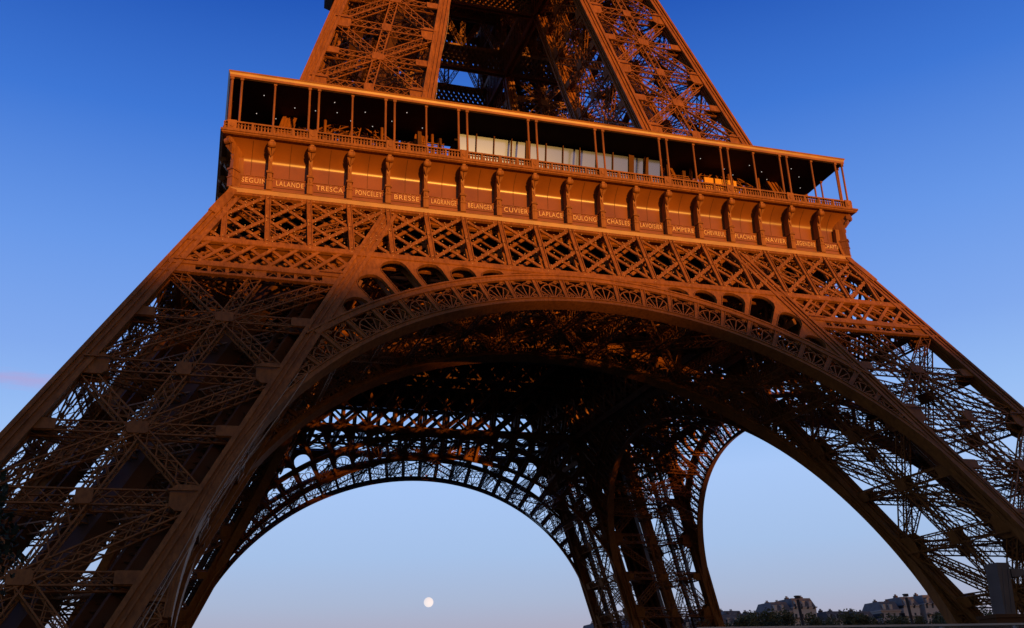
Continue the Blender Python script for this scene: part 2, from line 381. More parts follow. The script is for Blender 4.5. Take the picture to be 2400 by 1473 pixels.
DTH = 4.2
def AP(th, r, d=0.0, a=0):
    t = math.radians(th); return P(r * math.cos(t), ZC + r * math.sin(t) * KZ, d, a)
def rlim(th):
    """radius where the spandrel plate ends: girder chord or inner rafter"""
    t = math.radians(th); best = 1e9
    if math.sin(t) > 0: best = (ZG0 - .55 - ZC) / (math.sin(t) * KZ)
    # rafter: |x| = H(z)-LW-.6
    k = H50 - 50 * SL - LW - .6; den = abs(math.cos(t)) - SL * KZ * math.sin(t)
    if den > 0: best = min(best, (k + SL * ZC) / den)
    return best
def arch(a):
    A = MB(); Fm = MB()
    def band(r0, r1, d0, d1, t0, t1, n):
        """solid curved box between radii and depths"""
        pts = []
        for th in np.linspace(t0, t1, n + 1):
            pts.append([AP(th, r0, d0, a), AP(th, r1, d0, a), AP(th, r1, d1, a), AP(th, r0, d1, a)])
        A.loft(pts)
    t_end = 4.0
    band(35.75, 35.93, .10, -1.05, t_end, 180 - t_end, 96)           # intrados soffit flange
    band(35.95, 36.18, .03, -.25, t_end, 180 - t_end, 96)
    band(36.2, 36.3, .12, -.12, t_end, 180 - t_end, 96)
    ths = [90 + DTH * k for k in range(-30, 31)]
    # extrados flange until it reaches the rafter
    te = 90
    while rlim(te) > 38.9: te += .25
    # posts/fans run a little further, clipped by the rafter
    band(38.82, 38.96, .12, -.12, 180 - te, te, 80)
    band(38.98, 39.42, .03, -.25, 180 - te, te, 80); band(39.44, 39.62, .12, -.7, 180 - te - 1, te + 1, 80)
    for th in ths:
        rl = min(rlim(th), 38.9)
        if rl < 36.7: continue
        A.bar(AP(th, 36.2, -.11, a), AP(th, rl, -.11, a), .44, .2, NF)
        for s_ in (-1, 1):
            dt = math.degrees(.19 / 37) * s_
            A.bar(AP(th + dt, 36.2, .03, a), AP(th + dt, rl, .03, a), .07, .1, NF)
        A.bar(AP(th, 36.1, -.9, a), AP(th, rl, -1.0, a), .3, .12, NF)
    # fans and scrolls
    lw = .11
    for i in range(len(ths) - 1):
        tc = (ths[i] + ths[i + 1]) / 2
        hg = (min(38.82, rlim(tc) - .12) - 36.28) / 2.54
        if hg < .3: continue
        hw = DTH / 2 * math.pi / 180 * 37.7 - .24
        def Q(u, v, d=-.08): return AP(tc + math.degrees(u / 37.7) * -1, 36.28 + v * hg, d, a)
        hgt = 2.55
        def line(pts, w=lw):
            for p_, q_ in zip(pts[:-1], pts[1:]): Fm.bar(Q(*p_), Q(*q_), w, .07, NF)
        for ang in (-50, -26, 0, 26, 50):
            s_, c_ = math.sin(math.radians(ang)), math.cos(math.radians(ang)); L_ = 1.05 + .85 * c_ ** 2
            line([(s_ * .15, .1), (s_ * L_ * .95, .1 + c_ * L_)], .105)
        arcp = [(math.sin(t_) * (hw - .02), .72 + math.cos(t_) * 1.25) for t_ in np.linspace(-1.3, 1.3, 11)]
        line(arcp, .1)
        Fm.bar(Q(0, 0), Q(0, .22), .34, .09, NF)
        for sx_ in (-1, 1):
            for cx_, cy_, r_ in ((hw - .36, hgt - .32, .30), (hw - .32, .34, .28)):
                pts = [(sx_ * (cx_ + r_ * (1 - .09 * k) * math.cos(k * .7)), cy_ + r_ * (1 - .09 * k) * math.sin(k * .7)) for k in range(11)]
                line(pts, .115)
            line([(sx_ * hw, hgt - .1), (sx_ * .1, hgt - .45)], .07)
    # spandrel plate with round-headed openings, from the arch to the girder chord and the rafter
    ths = sorted([90 + s_ * (DTH * k - .6) for k in range(1, 26) for s_ in (-1, 1)])
    for i in range(len(ths) - 1):
        t0, t1 = ths[i], ths[i + 1]; tc = (t0 + t1) / 2
        rc = rlim(tc)
        if max(rlim(t0), rlim(t1), rc) < 39.7: continue
        hwid = DTH / 2 * math.pi / 180 * 40
        post = .26; opn = hwid - post
        top = min(rlim(tc - DTH * .22), rlim(tc + DTH * .22), rc) - .22
        has = top - 39.62 > .28
        us = sorted(set([-hwid, -opn - 1e-3] + list(np.linspace(-opn, opn, 13)) + [opn + 1e-3, hwid]))
        hh = min(opn * .85, top - 39.62 - .05)
        rows = []
        for u in us:
            th = tc + math.degrees(u / 40); rl = rlim(th)
            if rl < 39.5: rl = 39.5
            if has and abs(u) <= opn + 1e-6: lo = top - hh * (1 - math.sqrt(max(0, 1 - (u / opn) ** 2)))
            else: lo = 39.5
            rows.append((th, min(lo, rl - .01), rl))
        for (ta, la, ra), (tb, lb, rb) in zip(rows[:-1], rows[1:]):
            A.prism([AP(ta, la, -.05, a), AP(ta, ra, -.05, a), AP(tb, rb, -.05, a), AP(tb, lb, -.05, a)], -NF * .3)
        if has:                                   # raised rim and a second layer behind
            for (ta, la, ra), (tb, lb, rb) in zip(rows[1:-2], rows[2:-1]):
                if abs(la - lb) < 5: A.bar(AP(ta, la, -.1, a), AP(tb, lb, -.1, a), .06, .3, NF)
        for th in (t0,):
            if rlim(th) > 40.2: A.bar(AP(th, 39.5, -1.1, a), AP(th, rlim(th), -1.1, a), .4, .15, NF)
    return A, Fm

def cross_ties(mb):
    """lattice linking the outer and the inner arch"""
    for k in range(-11, 12):
        th = 90 + DTH * k * 1.0
        if k % 2 == 0:
            p_, q_ = AP(th, 37.4, -1.2, 0), AP(th, 37.4, 0, 1)
            truss(mb, p_, q_, nrm(AP(th, 38, 0, 0) - AP(th, 37, 0, 0)), .7, 1.6, ch=.12)
    for k in range(-10, 10, 4):
        for s_ in (0, 1):
            t0, t1 = 90 + DTH * k, 90 + DTH * (k + 4)
            if s_: t0, t1 = t1, t0
            truss(mb, AP(t0, 37.4, -1.2, 0), AP(t1, 37.4, 0, 1), nrm(AP(t0, 38, 0, 0) - AP(t0, 37, 0, 0)), .7, .9, ch=.11)

def four(mbs, child_of=None):
    """place a face part and its copies on all four sides"""
    name, m, mat_ = mbs[0]; o = m.build(name, mat_, tower); ch = [mm.build(n_, mt, o) for n_, mm, mt in mbs[1:]]
    outp = [o]
    for k in (1, 2, 3):
        c = turn(o, k, tower); outp.append(c)
        for h_ in ch: turn(h_, k, c)
    return outp
for a in (0, 1):
    g, bulbs = girder(a)
    outs = four([('girder', g, M_iron)])
    if a == 0:
        bm = MB()
        for x, z, d in bulbs:
            p_ = P(x, z, d); bm.bar(p_ - V(0, 0, .045), p_ + V(0, 0, .045), .09, .09, NF)
        b_ = bm.build('bulb_strings', M_bulb, outs[0]); tag(b_, kind='stuff')
    for sg in (-1, 1): four([('belt_lattice', belt(a, (sg,)), M_iron)])
    A_, F2 = arch(a)
    if a == 0:
        ct = MB(); cross_ties(ct); four([('arch', A_, M_iron), ('scrollwork', F2, M_iron), ('arch_bracing', ct, M_iron)])
    else: four([('arch', A_, M_iron), ('scrollwork', F2, M_iron)])

# ------------------------------------------------------------------ first floor: deck, fascia, frieze, consoles, names
def square_ring(mb, prof):
    """profile of (half-width, z) points swept round the square with mitred corners (closed loop)"""
    k = len(mb.v); n = len(prof)
    for sx, sy in ((-1, -1), (1, -1), (1, 1), (-1, 1)):
        mb.v += [(sx * h, sy * h, z) for h, z in prof]
    for c in range(4):
        d = (c + 1) % 4
        for i in range(n):
            j = (i + 1) % n; mb.f.append((k + c * n + i, k + d * n + i, k + d * n + j, k + c * n + j))
dk = MB()
square_ring(dk, [(9.0, 53.2), (32.8, 53.2), (32.8, 54.0), (34.9, 54.0), (34.9, 54.2), (9.0, 54.2)])
square_ring(dk, [(9.0, 48.6), (30.0, 48.6), (30.0, 48.9), (9.0, 48.9)])
for z in (48.75,): dk.box(-9, 9, -9, 9, 48.6, 48.9)
for i in range(-7, 8):
    t_ = i * 4.1
    dk.box(t_ - .2, t_ + .2, -30, 30, 46.6, 48.6); dk.box(-30, 30, t_ - .15, t_ + .15, 46.9, 48.58)
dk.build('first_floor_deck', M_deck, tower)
wb = MB()                                         # wind bracing lying between the outer and the inner face girders
for k in range(-6, 7):
    x = k * PB
    truss(wb, P(x, 42.0, -1.2, 0), P(x, 42.0, 0, 1), (0, 0, 1), .5, .7, ch=.14, lc=.09)
    if k < 6:
        for s_ in (0, 1):
            xa, xb = (x, x + PB) if s_ == 0 else (x + PB, x)
            for j in range(4):
                f = lambda u, xx: P(xx, 42.0, -1.2, 0) * (1 - u) + P(xx, 42.0, 0, 1) * u
                wb.bar(f(j / 4, xa), f((j + 1) / 4, xb), .22, .1, (0, 0, 1))
for u in (.25, .5, .75):
    y_ = (P(0, 42, -1.2, 0) * (1 - u) + P(0, 42, 0, 1) * u); wb.bar(y_ - V(23, 0, 0), y_ + V(23, 0, 0), .35, .3, (0, 0, 1))
four([('wind_bracing', wb, M_iron)])
jo = MB()                                         # big floor girders between the inner faces
for s_ in (-1, 1):
    for xx in (9, 4.5):
        for ax in (0, 1):
            f = (lambda x, y, z: V(x, y, z)) if ax == 0 else (lambda x, y, z: V(y, x, z))
            truss(jo, f(s_ * xx, -19, 45.5), f(s_ * xx, 19, 45.5), (0, 0, 1), .5, 3.0, ch=.3, lc=.2, cell=5)
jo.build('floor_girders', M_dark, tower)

fs = MB(); square_ring(fs, [(33.0, 48.24), (34.12, 48.24), (34.14, 48.32), (34.20, 48.70), (34.26, 48.72), (34.26, 48.78), (33.0, 48.78)])
fs.build('fascia', M_trim, tower)
def covy(z):
    return 33.14 + .012 * max(0, z - 50.6) ** 2 + .40 * max(0, z - 52.02) ** 2
prof = [(33.66, 48.78), (33.66, 50.36), (33.74, 50.38), (33.74, 50.46), (33.5, 50.5), (33.15, 50.56)] + [(covy(z), z) for z in np.linspace(50.65, 53.9, 40)]
cv = MB(); square_ring(cv, prof + [(33.0, 53.9), (33.0, 48.78)])
cov = cv.build('frieze', M_cove, tower)
mk = MB()                                         # seams and mouldings in the panels
for k in range(18):
    x = (-8.5 + k) * PB if 0 < k < 17 else (-8.45 if k == 0 else 8.45) * PB
    zs_ = np.linspace(50.5, 53.8, 9)
    for z0, z1 in zip(zs_[:-1], zs_[1:]): mk.bar((x, -covy(z0) - .004, z0), (x, -covy(z1) - .004, z1), .05, .012, (0, -1, 0))
    mk.bar((x - 1.5, -33.67, 49.42), (x + 1.5, -33.67, 49.42), .05, .06, (0, -1, 0))
four([('panel_seams', mk, M_dark)])
lg = MB(); square_ring(lg, [(33.0, 53.88), (35.1, 53.88), (35.28, 53.98), (35.28, 54.1), (35.38, 54.14), (35.38, 54.34), (33.0, 54.34)])
lg.build('ledge', M_iron, tower)

def console_mesh():
    m = MB(); y0 = 33.0
    m.box(-.27, .27, -34.36, -y0, 48.80, 49.75); m.box(-.31, .31, -34.42, -y0, 49.75, 49.86); m.box(-.24, .24, -34.33, -y0, 49.86, 50.58)
    m.box(-.33, .33, -34.44, -y0, 50.58, 50.78); m.box(-.09, .09, -34.39, -34.30, 50.08, 50.36)
    pr = [(y0, 50.78), (34.28, 50.78), (34.24, 51.5), (34.26, 52.2), (34.36, 52.8), (34.5, 53.1), (35.0, 53.4), (35.05, 53.86), (y0, 53.86)]
    m.prism([V(-.18, -a_, z) for a_, z in pr], V(.36, 0, 0))
    for x0, x1, r in ((-.28, .28, .36), (-.36, .36, .26)):
        c = V(0, -34.86, 53.42)
        m.prism([V(x0, c[1] + r * math.cos(t_), c[2] + r * math.sin(t_)) for t_ in np.linspace(0, 2 * math.pi, 14)[:-1]], V(x1 - x0, 0, 0))
    for s_ in (-1, 1):                            # acanthus leaf under the volute
        m.prism([V(s_ * .05, -34.95, 53.3), V(s_ * .38, -34.85, 53.05), V(s_ * .30, -34.55, 52.75), V(s_ * .12, -34.42, 52.5), V(0, -34.40, 52.3)], V(0, .18, 0))
    m.prism([V(-.1, -34.36, 52.1), V(.1, -34.36, 52.1), V(0, -34.32, 51.7)], V(0, .1, 0))
    return m
con = console_mesh().build('console', M_iron, tower)
cons = [con]
for k in range(4):
    for i in range(-8, 9):
        o = con if (k == 0 and i == -8) else con.copy()
        if o is not con: C.objects.link(o)
        o.rotation_euler = (0, 0, quad[k]); o.location = Matrix.Rotation(quad[k], 3, 'Z') @ Vector((i * PB, 0, 0))
for k in range(4):                                # corner consoles stand on the diagonal
    o = con.copy(); C.objects.link(o); an = quad[k] - math.pi / 4; o.rotation_euler = (0, 0, an); o.scale = (1.1, 1.0, 1)
    o.location = Matrix.Rotation(an, 3, 'Z') @ Vector((0, 34.95 - 34.6 * math.sqrt(2), 0))
# flaring corner ribs under the frieze
for s_ in (-1, 1):
    rb = MB()
    pts = [(33.75, 52.2), (33.7, 50.5), (33.95, 49.0), (34.45, 47.8), (35.15, 46.5), (35.9, 45.0)]
    for (a0, z0), (a1, z1) in zip(pts[:-1], pts[1:]):
        rb.bar((s_ * (a0 - .35), -(a0 - .35) , z0), (s_ * (a1 - .35), -(a1 - .35), z1), .75, .75, (0, 1, 0))
    if s_ == -1: four([('corner_rib', rb, M_iron)])

NAMES = 'SEGUIN LALANDE TRESCA PONCELET BRESSE LAGRANGE BELANGER CUVIER LAPLACE DULONG CHASLES LAVOISIER AMPERE CHEVREUL FLACHAT NAVIER LEGENDRE CHAPTAL'.split()
for i, w in enumerate(NAMES):
    x = (-8.5 + i) * PB
    if i == 0: x = -8.38 * PB
    if i == 17: x = 8.45 * PB
    cu = bpy.data.curves.new('t', 'FONT'); cu.body = w; cu.size = .74; cu.align_x = 'CENTER'; cu.extrude = .03; cu.space_character = 1.16; cu.offset = .010
    to = bpy.data.objects.new('t', cu); C.objects.link(to); bpy.context.view_layer.update()
    me = bpy.data.meshes.new_from_object(to.evaluated_get(bpy.context.evaluated_depsgraph_get())); bpy.data.objects.remove(to)
    xs = [v.co.x for v in me.vertices]; wd = max(xs) - min(xs); sc_ = min(1, (2.3 if i in (0, 17) else 2.6) / wd)
    for v in me.vertices: v.co = Vector((v.co.x * sc_, v.co.y, v.co.z))
    me.materials.clear(); me.materials.append(M_gold)
    o = bpy.data.objects.new('name_lettering', me); C.objects.link(o); o.parent = tower
    o.rotation_euler = (math.pi / 2, 0, 0); o.location = (x + .05, -33.69, 49.66)
    o['label'] = 'raised gilded letters reading ' + w

# balustrade
bal = MB(); yb = 34.9
bal.box(-yb, yb, -yb - .14, -yb + .14, 54.34, 54.62); bal.box(-yb, yb, -yb - .16, -yb + .16, 55.26, 55.42); bal.box(-yb, yb, -yb - .08, -yb + .08, 55.0, 55.05)
x = -yb + .5
while x < yb - .4:
    bal.bar((x, -yb, 54.6), (x, -yb, 54.98), .15, .15, (0, 1, 0)); bal.bar((x, -yb, 54.98), (x, -yb, 55.3), .08, .08, (0, 1, 0)); x += .31
xp = -34.36
for i in range(10):
    c = -34.36 + i * 7.636
    bal.box(c - .42, c + .42, -yb - .24, -yb + .2, 54.34, 55.46)
    bal.prism([V(c + .22 * math.cos(t_), -yb - .24, 54.9 + .22 * math.sin(t_)) for t_ in np.linspace(0, 2 * math.pi, 11)[:-1]], V(0, -.06, 0))
for i in range(9):
    c = -30.55 + i * 7.636
    for dx in (0, -1.9, 1.9): bal.box(c + dx - .1, c + dx + .1, -yb - .15, -yb + .12, 54.34, 55.44)
four([('balustrade', bal, M_iron)])
# canopy posts
pp = MB()
for dx in (-.46, .46): pp.tube([(dx, -34.72, 54.3), (dx, -34.72, 60.5)], .115, 8); pp.box(dx - .17, dx + .17, -34.89, -34.55, 60.2, 60.46)
pt = pp.build('double_post', M_iron, tower)
sp = MB(); sp.tube([(0, -34.6, 54.3), (0, -34.6, 60.5)], .105, 8); sp.box(-.15, .15, -34.75, -34.45, 60.2, 60.46)
spo = sp.build('single_post', M_iron, tower)
ip = MB(); ip.tube([(0, -29.6, 54.3), (0, -29.6, 60.5)], .16, 8)
ipo = ip.build('inner_post', M_iron, tower)
def spread(o, xs):
    first = True
    for k in range(4):
        for x in xs:
            c = o if first else o.copy()
            if not first: C.objects.link(c)
            first = False
            c.rotation_euler = (0, 0, quad[k]); c.location = Matrix.Rotation(quad[k], 3, 'Z') @ Vector((x, 0, 0))
spread(pt, [-34.2] + [-26.72 + i * 7.636 for i in range(8)] + [34.2])
spread(spo, [-30.55, -22.9, -15.3, 15.3, 22.9, 30.55])
spread(ipo, [-25, -19, -13.5, 17.5, 22.5, 26.5])
# canopy
cn = MB(); square_ring(cn, [(27.6, 60.46), (34.9, 60.46), (34.93, 60.50), (34.93, 60.72), (34.99, 60.92), (35.08, 61.08), (35.02, 61.14), (34.3, 61.16), (27.6, 61.3)])
can = cn.build('canopy_roof', M_trim, tower)
ce = MB(); square_ring(ce, [(27.5, 60.40), (34.75, 60.40), (34.75, 60.452), (27.5, 60.452)])
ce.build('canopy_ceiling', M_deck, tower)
dl = MB(); dl.tube([(0, 0, 60.35), (0, 0, 60.398)], .042, 8); dlo = dl.build('downlight', M_lamp, tower)
spots = [(-31.5, -32.5), (-28.3, -31), (-26.2, -31), (-24.5, -33), (-24, -31.2), (-22.4, -30), (-21.2, -32), (-20, -29.5), (-18.2, -31), (-17, -33), (-14.8, -30.5), (17.6, -32), (21.5, -30.5), (23.2, -29.5), (24, -32), (26.2, -31), (27.8, -29.5), (29.3, -32.5), (31.3, -31), (33.0, -28.6), (32.5, -25), (-32, -29), (-30, -28.5)]
for i, (x, y) in enumerate(spots):
    o = dlo if i == 0 else dlo.copy()
    if i: C.objects.link(o)
    o.location = (x, y, 0)
rl = MB()
for z in (61.7, 62.15): rl.bar((-14, -33.2, z), (16, -33.2, z), .05, .05, (0, 1, 0))
for x in np.arange(-14, 16.1, 1.5): rl.bar((x, -33.2, 61.1), (x, -33.2, 62.15), .05, .05, (0, 1, 0))
rl.build('roof_railing', M_dark, tower)

# ------------------------------------------------------------------ second floor and its belts
sf = MB(); square_ring(sf, [(3, 113.4), (19.6, 113.4), (20.6, 114.6), (20.6, 116.8), (3, 116.8)])
sf.box(-3.2, 3.2, -3.2, 3.2, 113.42, 113.9)
for i in range(-5, 6): sf.box(i * 3.4 - .15, i * 3.4 + .15, -18, 18, 110.6, 113.4); sf.box(-18, 18, i * 3.4 - .12, i * 3.4 + .12, 111, 113.38)
sf.build('second_floor_deck', M_deck, tower)
ub = MB()
def y2(z, a): return (H2(z) - .3) if a == 0 else (G2(z))
for a in (0, 1):
    for z0, z1 in ((97.0, 100.4), (105.6, 109.0)):
        n = nrm(V(0, -1, .26)); X = H2((z0 + z1) / 2) - 1.2
        for d in (0, .8):
            for z, hh in ((z0, .55), (z1, .55)): ub.bar((-X, -y2(z, a) + d, z), (X, -y2(z, a) + d, z), hh, .3, n)
            N = int(X / .85)
            for i in range(-N, N - 3):
                x = i * .85
                ub.bar((x, -y2(z0, a) + d, z0), (x + 2.55, -y2(z1, a) + d, z1), .26, .1, n); ub.bar((x, -y2(z1, a) + d + .12, z1), (x + 2.55, -y2(z0, a) + d + .12, z0), .26, .1, n)
    for i in range(-2, 2):
        x = i * 6.0
        truss(ub, (x, -y2(100.4, a) + .4, 100.4), (x + 3, -y2(105.6, a) + .4, 105.6), (0, -1, .2), .7, .6); truss(ub, (x + 3, -y2(105.6, a) + .4, 105.6), (x + 6, -y2(100.4, a) + .4, 100.4), (0, -1, .2), .7, .6)
        truss(ub, (x, -y2(100.4, a) + .4, 100.4), (x, -y2(105.6, a) + .4, 105.6), (0, -1, .2), .7, .6)
four([('upper_belt', ub, M_iron)])

# cables hanging down the inner rafter of the near left leg
def rp(z, dx, dy=0): return V(-(H(z) - LW) + dx, -H(z) + dy, z)
for dx, dy, ph in ((.95, .0, 0.0), (1.5, .0, 1.0)):
    cb = MB(); cb.tube([rp(z, dx + .3 * math.sin(z * .25 + ph), dy) + NF * .35 for z in np.linspace(6, 27, 30)], .03, 5); cb.build('hanging_cable', M_cable, tower)
cb = MB(); cb.tube([V(-G2(z) + .75 + .1 * math.sin(z * .5), -H2(z) - .02, z) for z in np.linspace(63, 100, 30)], .035, 5)
cb.build('hanging_cable', M_cable, tower)

# ------------------------------------------------------------------ things on the first floor
gp = empty('glass_pavilion', (1.2, -30, 54.2)); tag(gp, 'long pavilion with outward leaning pale glass front under the canopy', 'pavilion')
g = MB(); tl = 1.2
g.prism([V(-12.1, .35, .02), V(11.9, .35, .02), V(11.9, .35 - tl, 5.85), V(-12.1, .35 - tl, 5.85)], V(0, .12, 0)); g.build('glass_front', M_glass, gp)
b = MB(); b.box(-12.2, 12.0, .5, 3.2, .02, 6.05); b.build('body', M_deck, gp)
ml = MB()
for x in np.arange(-12.1, 12.2, 2.0): ml.bar((x, .2, .02), (x, .2 - tl, 6.05), .11, .12, (0, 1, 0))
for x in (-4.2, 8.2, 10.0): ml.bar((x, .2, .02), (x, .2 - tl, 6.0), .55, .1, (0, 1, 0))
ml.build('mullions', M_dark, gp)
for i, (x, lab) in enumerate(((-13.9, 'small brown booth with railings left of the glass pavilion'), (15.2, 'small brown booth with railings right of the glass pavilion'))):
    k = empty('booth', (x, -30.4, 54.2)); tag(k, lab, 'booth', 'booths under the canopy')
    m = MB(); m.box(-1.5, 1.5, 0, 1.6, .02, 3.0); m.box(-1.5, -1.1, -.6, 0, .02, 5.4); m.box(.9, 1.3, .2, .6, 3.0, 5.4); m.build('body', M_dark, k)
    m = MB()
    for z in np.arange(3.2, 4.6, .25): m.box(-1.1, 1.5, -.08, 0, z, z + .08)
    for x_ in np.arange(-1, 1.6, .6): m.box(x_, x_ + .07, -.08, 0, 3, 4.6)
    m.build('railing', M_iron, k)
ab = empty('reflection_panels', (20.9, -30, 54.2)); tag(ab, 'row of panels coloured amber like reflected low sun, behind the balustrade at right', 'screen')
xs_ = [(-1.9, -.75), (-.5, .35), (.45, 1.1), (1.2, 1.7), (1.9, 2.3)]
for x0, x1 in xs_:
    m = MB(); m.box(x0, x1, 0, .1, 2.4, 5.05); m.build('panel', M_amber, ab)
m = MB(); m.box(-2.0, 2.4, .12, .2, .02, 5.1); m.build('frame', M_dark, ab)

# ------------------------------------------------------------------ ground, distant city, moon, trees
M_ground = mat('asphalt', (.035, .032, .028), .95, noise=.2, scale=.05)
gr = MB(); gr.face([(-3000, -3000, -.02), (3000, -3000, -.02), (3000, 3000, -.02), (-3000, 3000, -.02)])
tag(gr.build('ground', M_ground), kind='structure')
# the ridge across the river, behind the camera: the low sun just clears it, so the feet of the tower stand in its shade
M_hill = mat('ridge_scrub', (.05, .055, .03), .95, noise=.2, scale=.02)
hb = MB(); sd = V(math.sin(SUN_AZ), -math.cos(SUN_AZ), 0); sp_ = V(sd[1], -sd[0], 0); D0 = 620
HT = 37.7 + (D0 - 40) * math.tan(SUN_EL)
cols = []
for i, t_ in enumerate(np.linspace(-900, 900, 61)):
    h_ = HT + .8 * math.sin(i * 1.7) + .5 * math.sin(i * .6 + 1)
    cols.append([sd * (D0 - 130) + sp_ * t_ + V(0, 0, -1), sd * (D0 - 60) + sp_ * t_ + V(0, 0, h_ * .6), sd * D0 + sp_ * t_ + V(0, 0, h_), sd * (D0 + 80) + sp_ * t_ + V(0, 0, h_ * .6), sd * (D0 + 160) + sp_ * t_ + V(0, 0, -1)])
hb.loft(cols); tag(hb.build('hill', M_hill), kind='structure')

M_moon = mat('moon_surface', (.1, .1, .1), 1, noise=0)
t_ = M_moon.node_tree; b_ = t_.nodes['Principled BSDF']; n_ = t_.nodes.new('ShaderNodeTexNoise'); n_.inputs['Scale'].default_value = .06
r_ = t_.nodes.new('ShaderNodeValToRGB'); r_.color_ramp.elements[0].position = .35; r_.color_ramp.elements[0].color = srgb(205, 200, 208); r_.color_ramp.elements[1].position = .6; r_.color_ramp.elements[1].color = srgb(242, 236, 238)
tc_ = t_.nodes.new('ShaderNodeTexCoord'); t_.links.new(tc_.outputs['Object'], n_.inputs['Vector']); t_.links.new(n_.outputs['Fac'], r_.inputs[0]); t_.links.new(r_.outputs[0], b_.inputs['Emission Color']); b_.inputs['Emission Strength'].default_value = 1
mo = MB(); mo.ball((0, 0, 0), 1.0, 24, 14); moon = mo.build('moon', M_moon, smooth=True)
md = V(.2314582, 1.01360803, .10136422); moon.location = Vector(V(*CP) + md * 3000); moon.scale = (14.6,) * 3
tag(moon, 'pale full moon low in the sky under the far arch', 'moon')

# --- distant buildings
M_wall = []
for i, c_ in enumerate(((.58, .46, .36), (.50, .39, .31), (.62, .50, .39))):
    m = mat('stone_facade', c_, .9, noise=0); t = m.node_tree; b = t.nodes['Principled BSDF']
    br = t.nodes.new('ShaderNodeTexBrick'); tcn = t.nodes.new('ShaderNodeTexCoord'); mp = t.nodes.new('ShaderNodeMapping'); mp.inputs['Rotation'].default_value = (math.pi / 2, 0, 0)
    t.links.new(tcn.outputs['Object'], mp.inputs[0]); t.links.new(mp.outputs[0], br.inputs['Vector'])
    br.offset = 0; br.inputs['Color1'].default_value = (.03, .03, .035, 1); br.inputs['Color2'].default_value = (.06, .05, .05, 1); br.inputs['Mortar'].default_value = (*c_, 1)
    br.inputs['Scale'].default_value = 1; br.inputs['Mortar Size'].default_value = .75; br.inputs['Brick Width'].default_value = 2.3; br.inputs['Row Height'].default_value = 3.1; br.inputs['Mortar Smooth'].default_value = 0
    t.links.new(br.outputs['Color'], b.inputs['Base Color']); M_wall.append(m)
M_zinc = mat('zinc_roof', (.19, .165, .155), .85, noise=.1, spec=.1); M_brick = mat('brick_stack', (.12, .08, .06), .9)
def house(x0, x1, top, lab, k, yd=170, roof=3.2, extra=None):
    o = empty('building', ((x0 + x1) / 2, yd, 0)); tag(o, lab, 'building'); w = (x1 - x0) / 2; zt = top - roof
    m = MB(); m.box(-w, w, 0, 11, -1, zt); m.box(-w - .3, w + .3, -.35, 11.3, zt, zt + .35); m.box(-w - .1, w + .1, -.9, 0, zt - 3.3, zt - 3.1); m.build('wall', M_wall[k % 3], o)
    r = MB(); q_ = [V(-w, 0, zt + .35), V(-w, 11, zt + .35), V(w, 11, zt + .35), V(w, 0, zt + .35)]; i_ = [V(-w + .8, 1.6, top), V(-w + .8, 9.4, top), V(w - .8, 9.4, top), V(w - .8, 1.6, top)]
    r.loft([q_, i_])
    if extra == 'dome':
        r.loft([[V(-w * .35 + rr * math.cos(a_), 4.5 + rr * math.sin(a_), zt - 4 + hh) for a_ in np.linspace(0, 6.283, 17)[:-1]] for rr, hh in ((5.2, -2), (5.0, .5), (4.2, 2.4), (2.6, 3.6), (.5, 4.2))])
    ro = r.build('roof', M_zinc, o)
    for dx in np.arange(-w + 1.0 + random.random(), w - .6, random.choice((3.7, 4.6, 5.3))):
        c = MB(); h_ = .35 + .5 * random.random(); c.box(dx, dx + .9, 5, 6.4, top - .2, top + h_)
        for u_ in (.1, .55): c.box(dx + u_, dx + u_ + .2, 5.5, 5.8, top + h_, top + h_ + .5)
        c.build('chimney', M_brick, ro)
    for dx in np.arange(-w + 1.4, w - 1, 2.6):
        d = MB(); d.box(dx - .5, dx + .5, -.05, 1.2, zt + .5, zt + 2.0); d.box(dx - .62, dx + .62, -.15, 1.3, zt + 2.0, zt + 2.15); d.build('dormer', M_wall[(k + 1) % 3], ro)
    return o
house(126.7, 133.8, 28.4, 'low stone house with zinc roof nearest the right arch foot on its inner side', 0)
house(135.0, 141.6, 27.9, 'low grey roofed house, second from the left along the skyline', 1)
house(143.8, 151.1, 31.0, 'taller stone block with stepped terrace, left one of the high pair', 1)
house(151.6, 160.2, 32.2, 'tallest block of the left cluster, right behind the leaning mast', 2)
house(163.9, 174.0, 28.0, 'wide low pale house between the two high clusters', 2)
house(175.2, 182.5, 27.9, 'low dark roofed house just left of the right cluster', 0)
house(185.0, 192.6, 31.0, 'stepped stone block at the left end of the right cluster', 1)
house(193.9, 200.4, 32.5, 'narrow tall brown block in the middle of the right cluster', 2)
house(202.7, 215.8, 33.1, 'broad block with a grey dome in front, beside the right pillar', 0, extra='dome')
for i, (x0, x1, tp) in enumerate(((74, 84, 23.5), (86, 97, 25), (99, 108, 24.4), (110, 124, 25.6))):
    house(x0, x1, tp, ['first', 'second', 'third', 'fourth'][i] + ' roof from the left glimpsed through the far right pillar', i, yd=150)

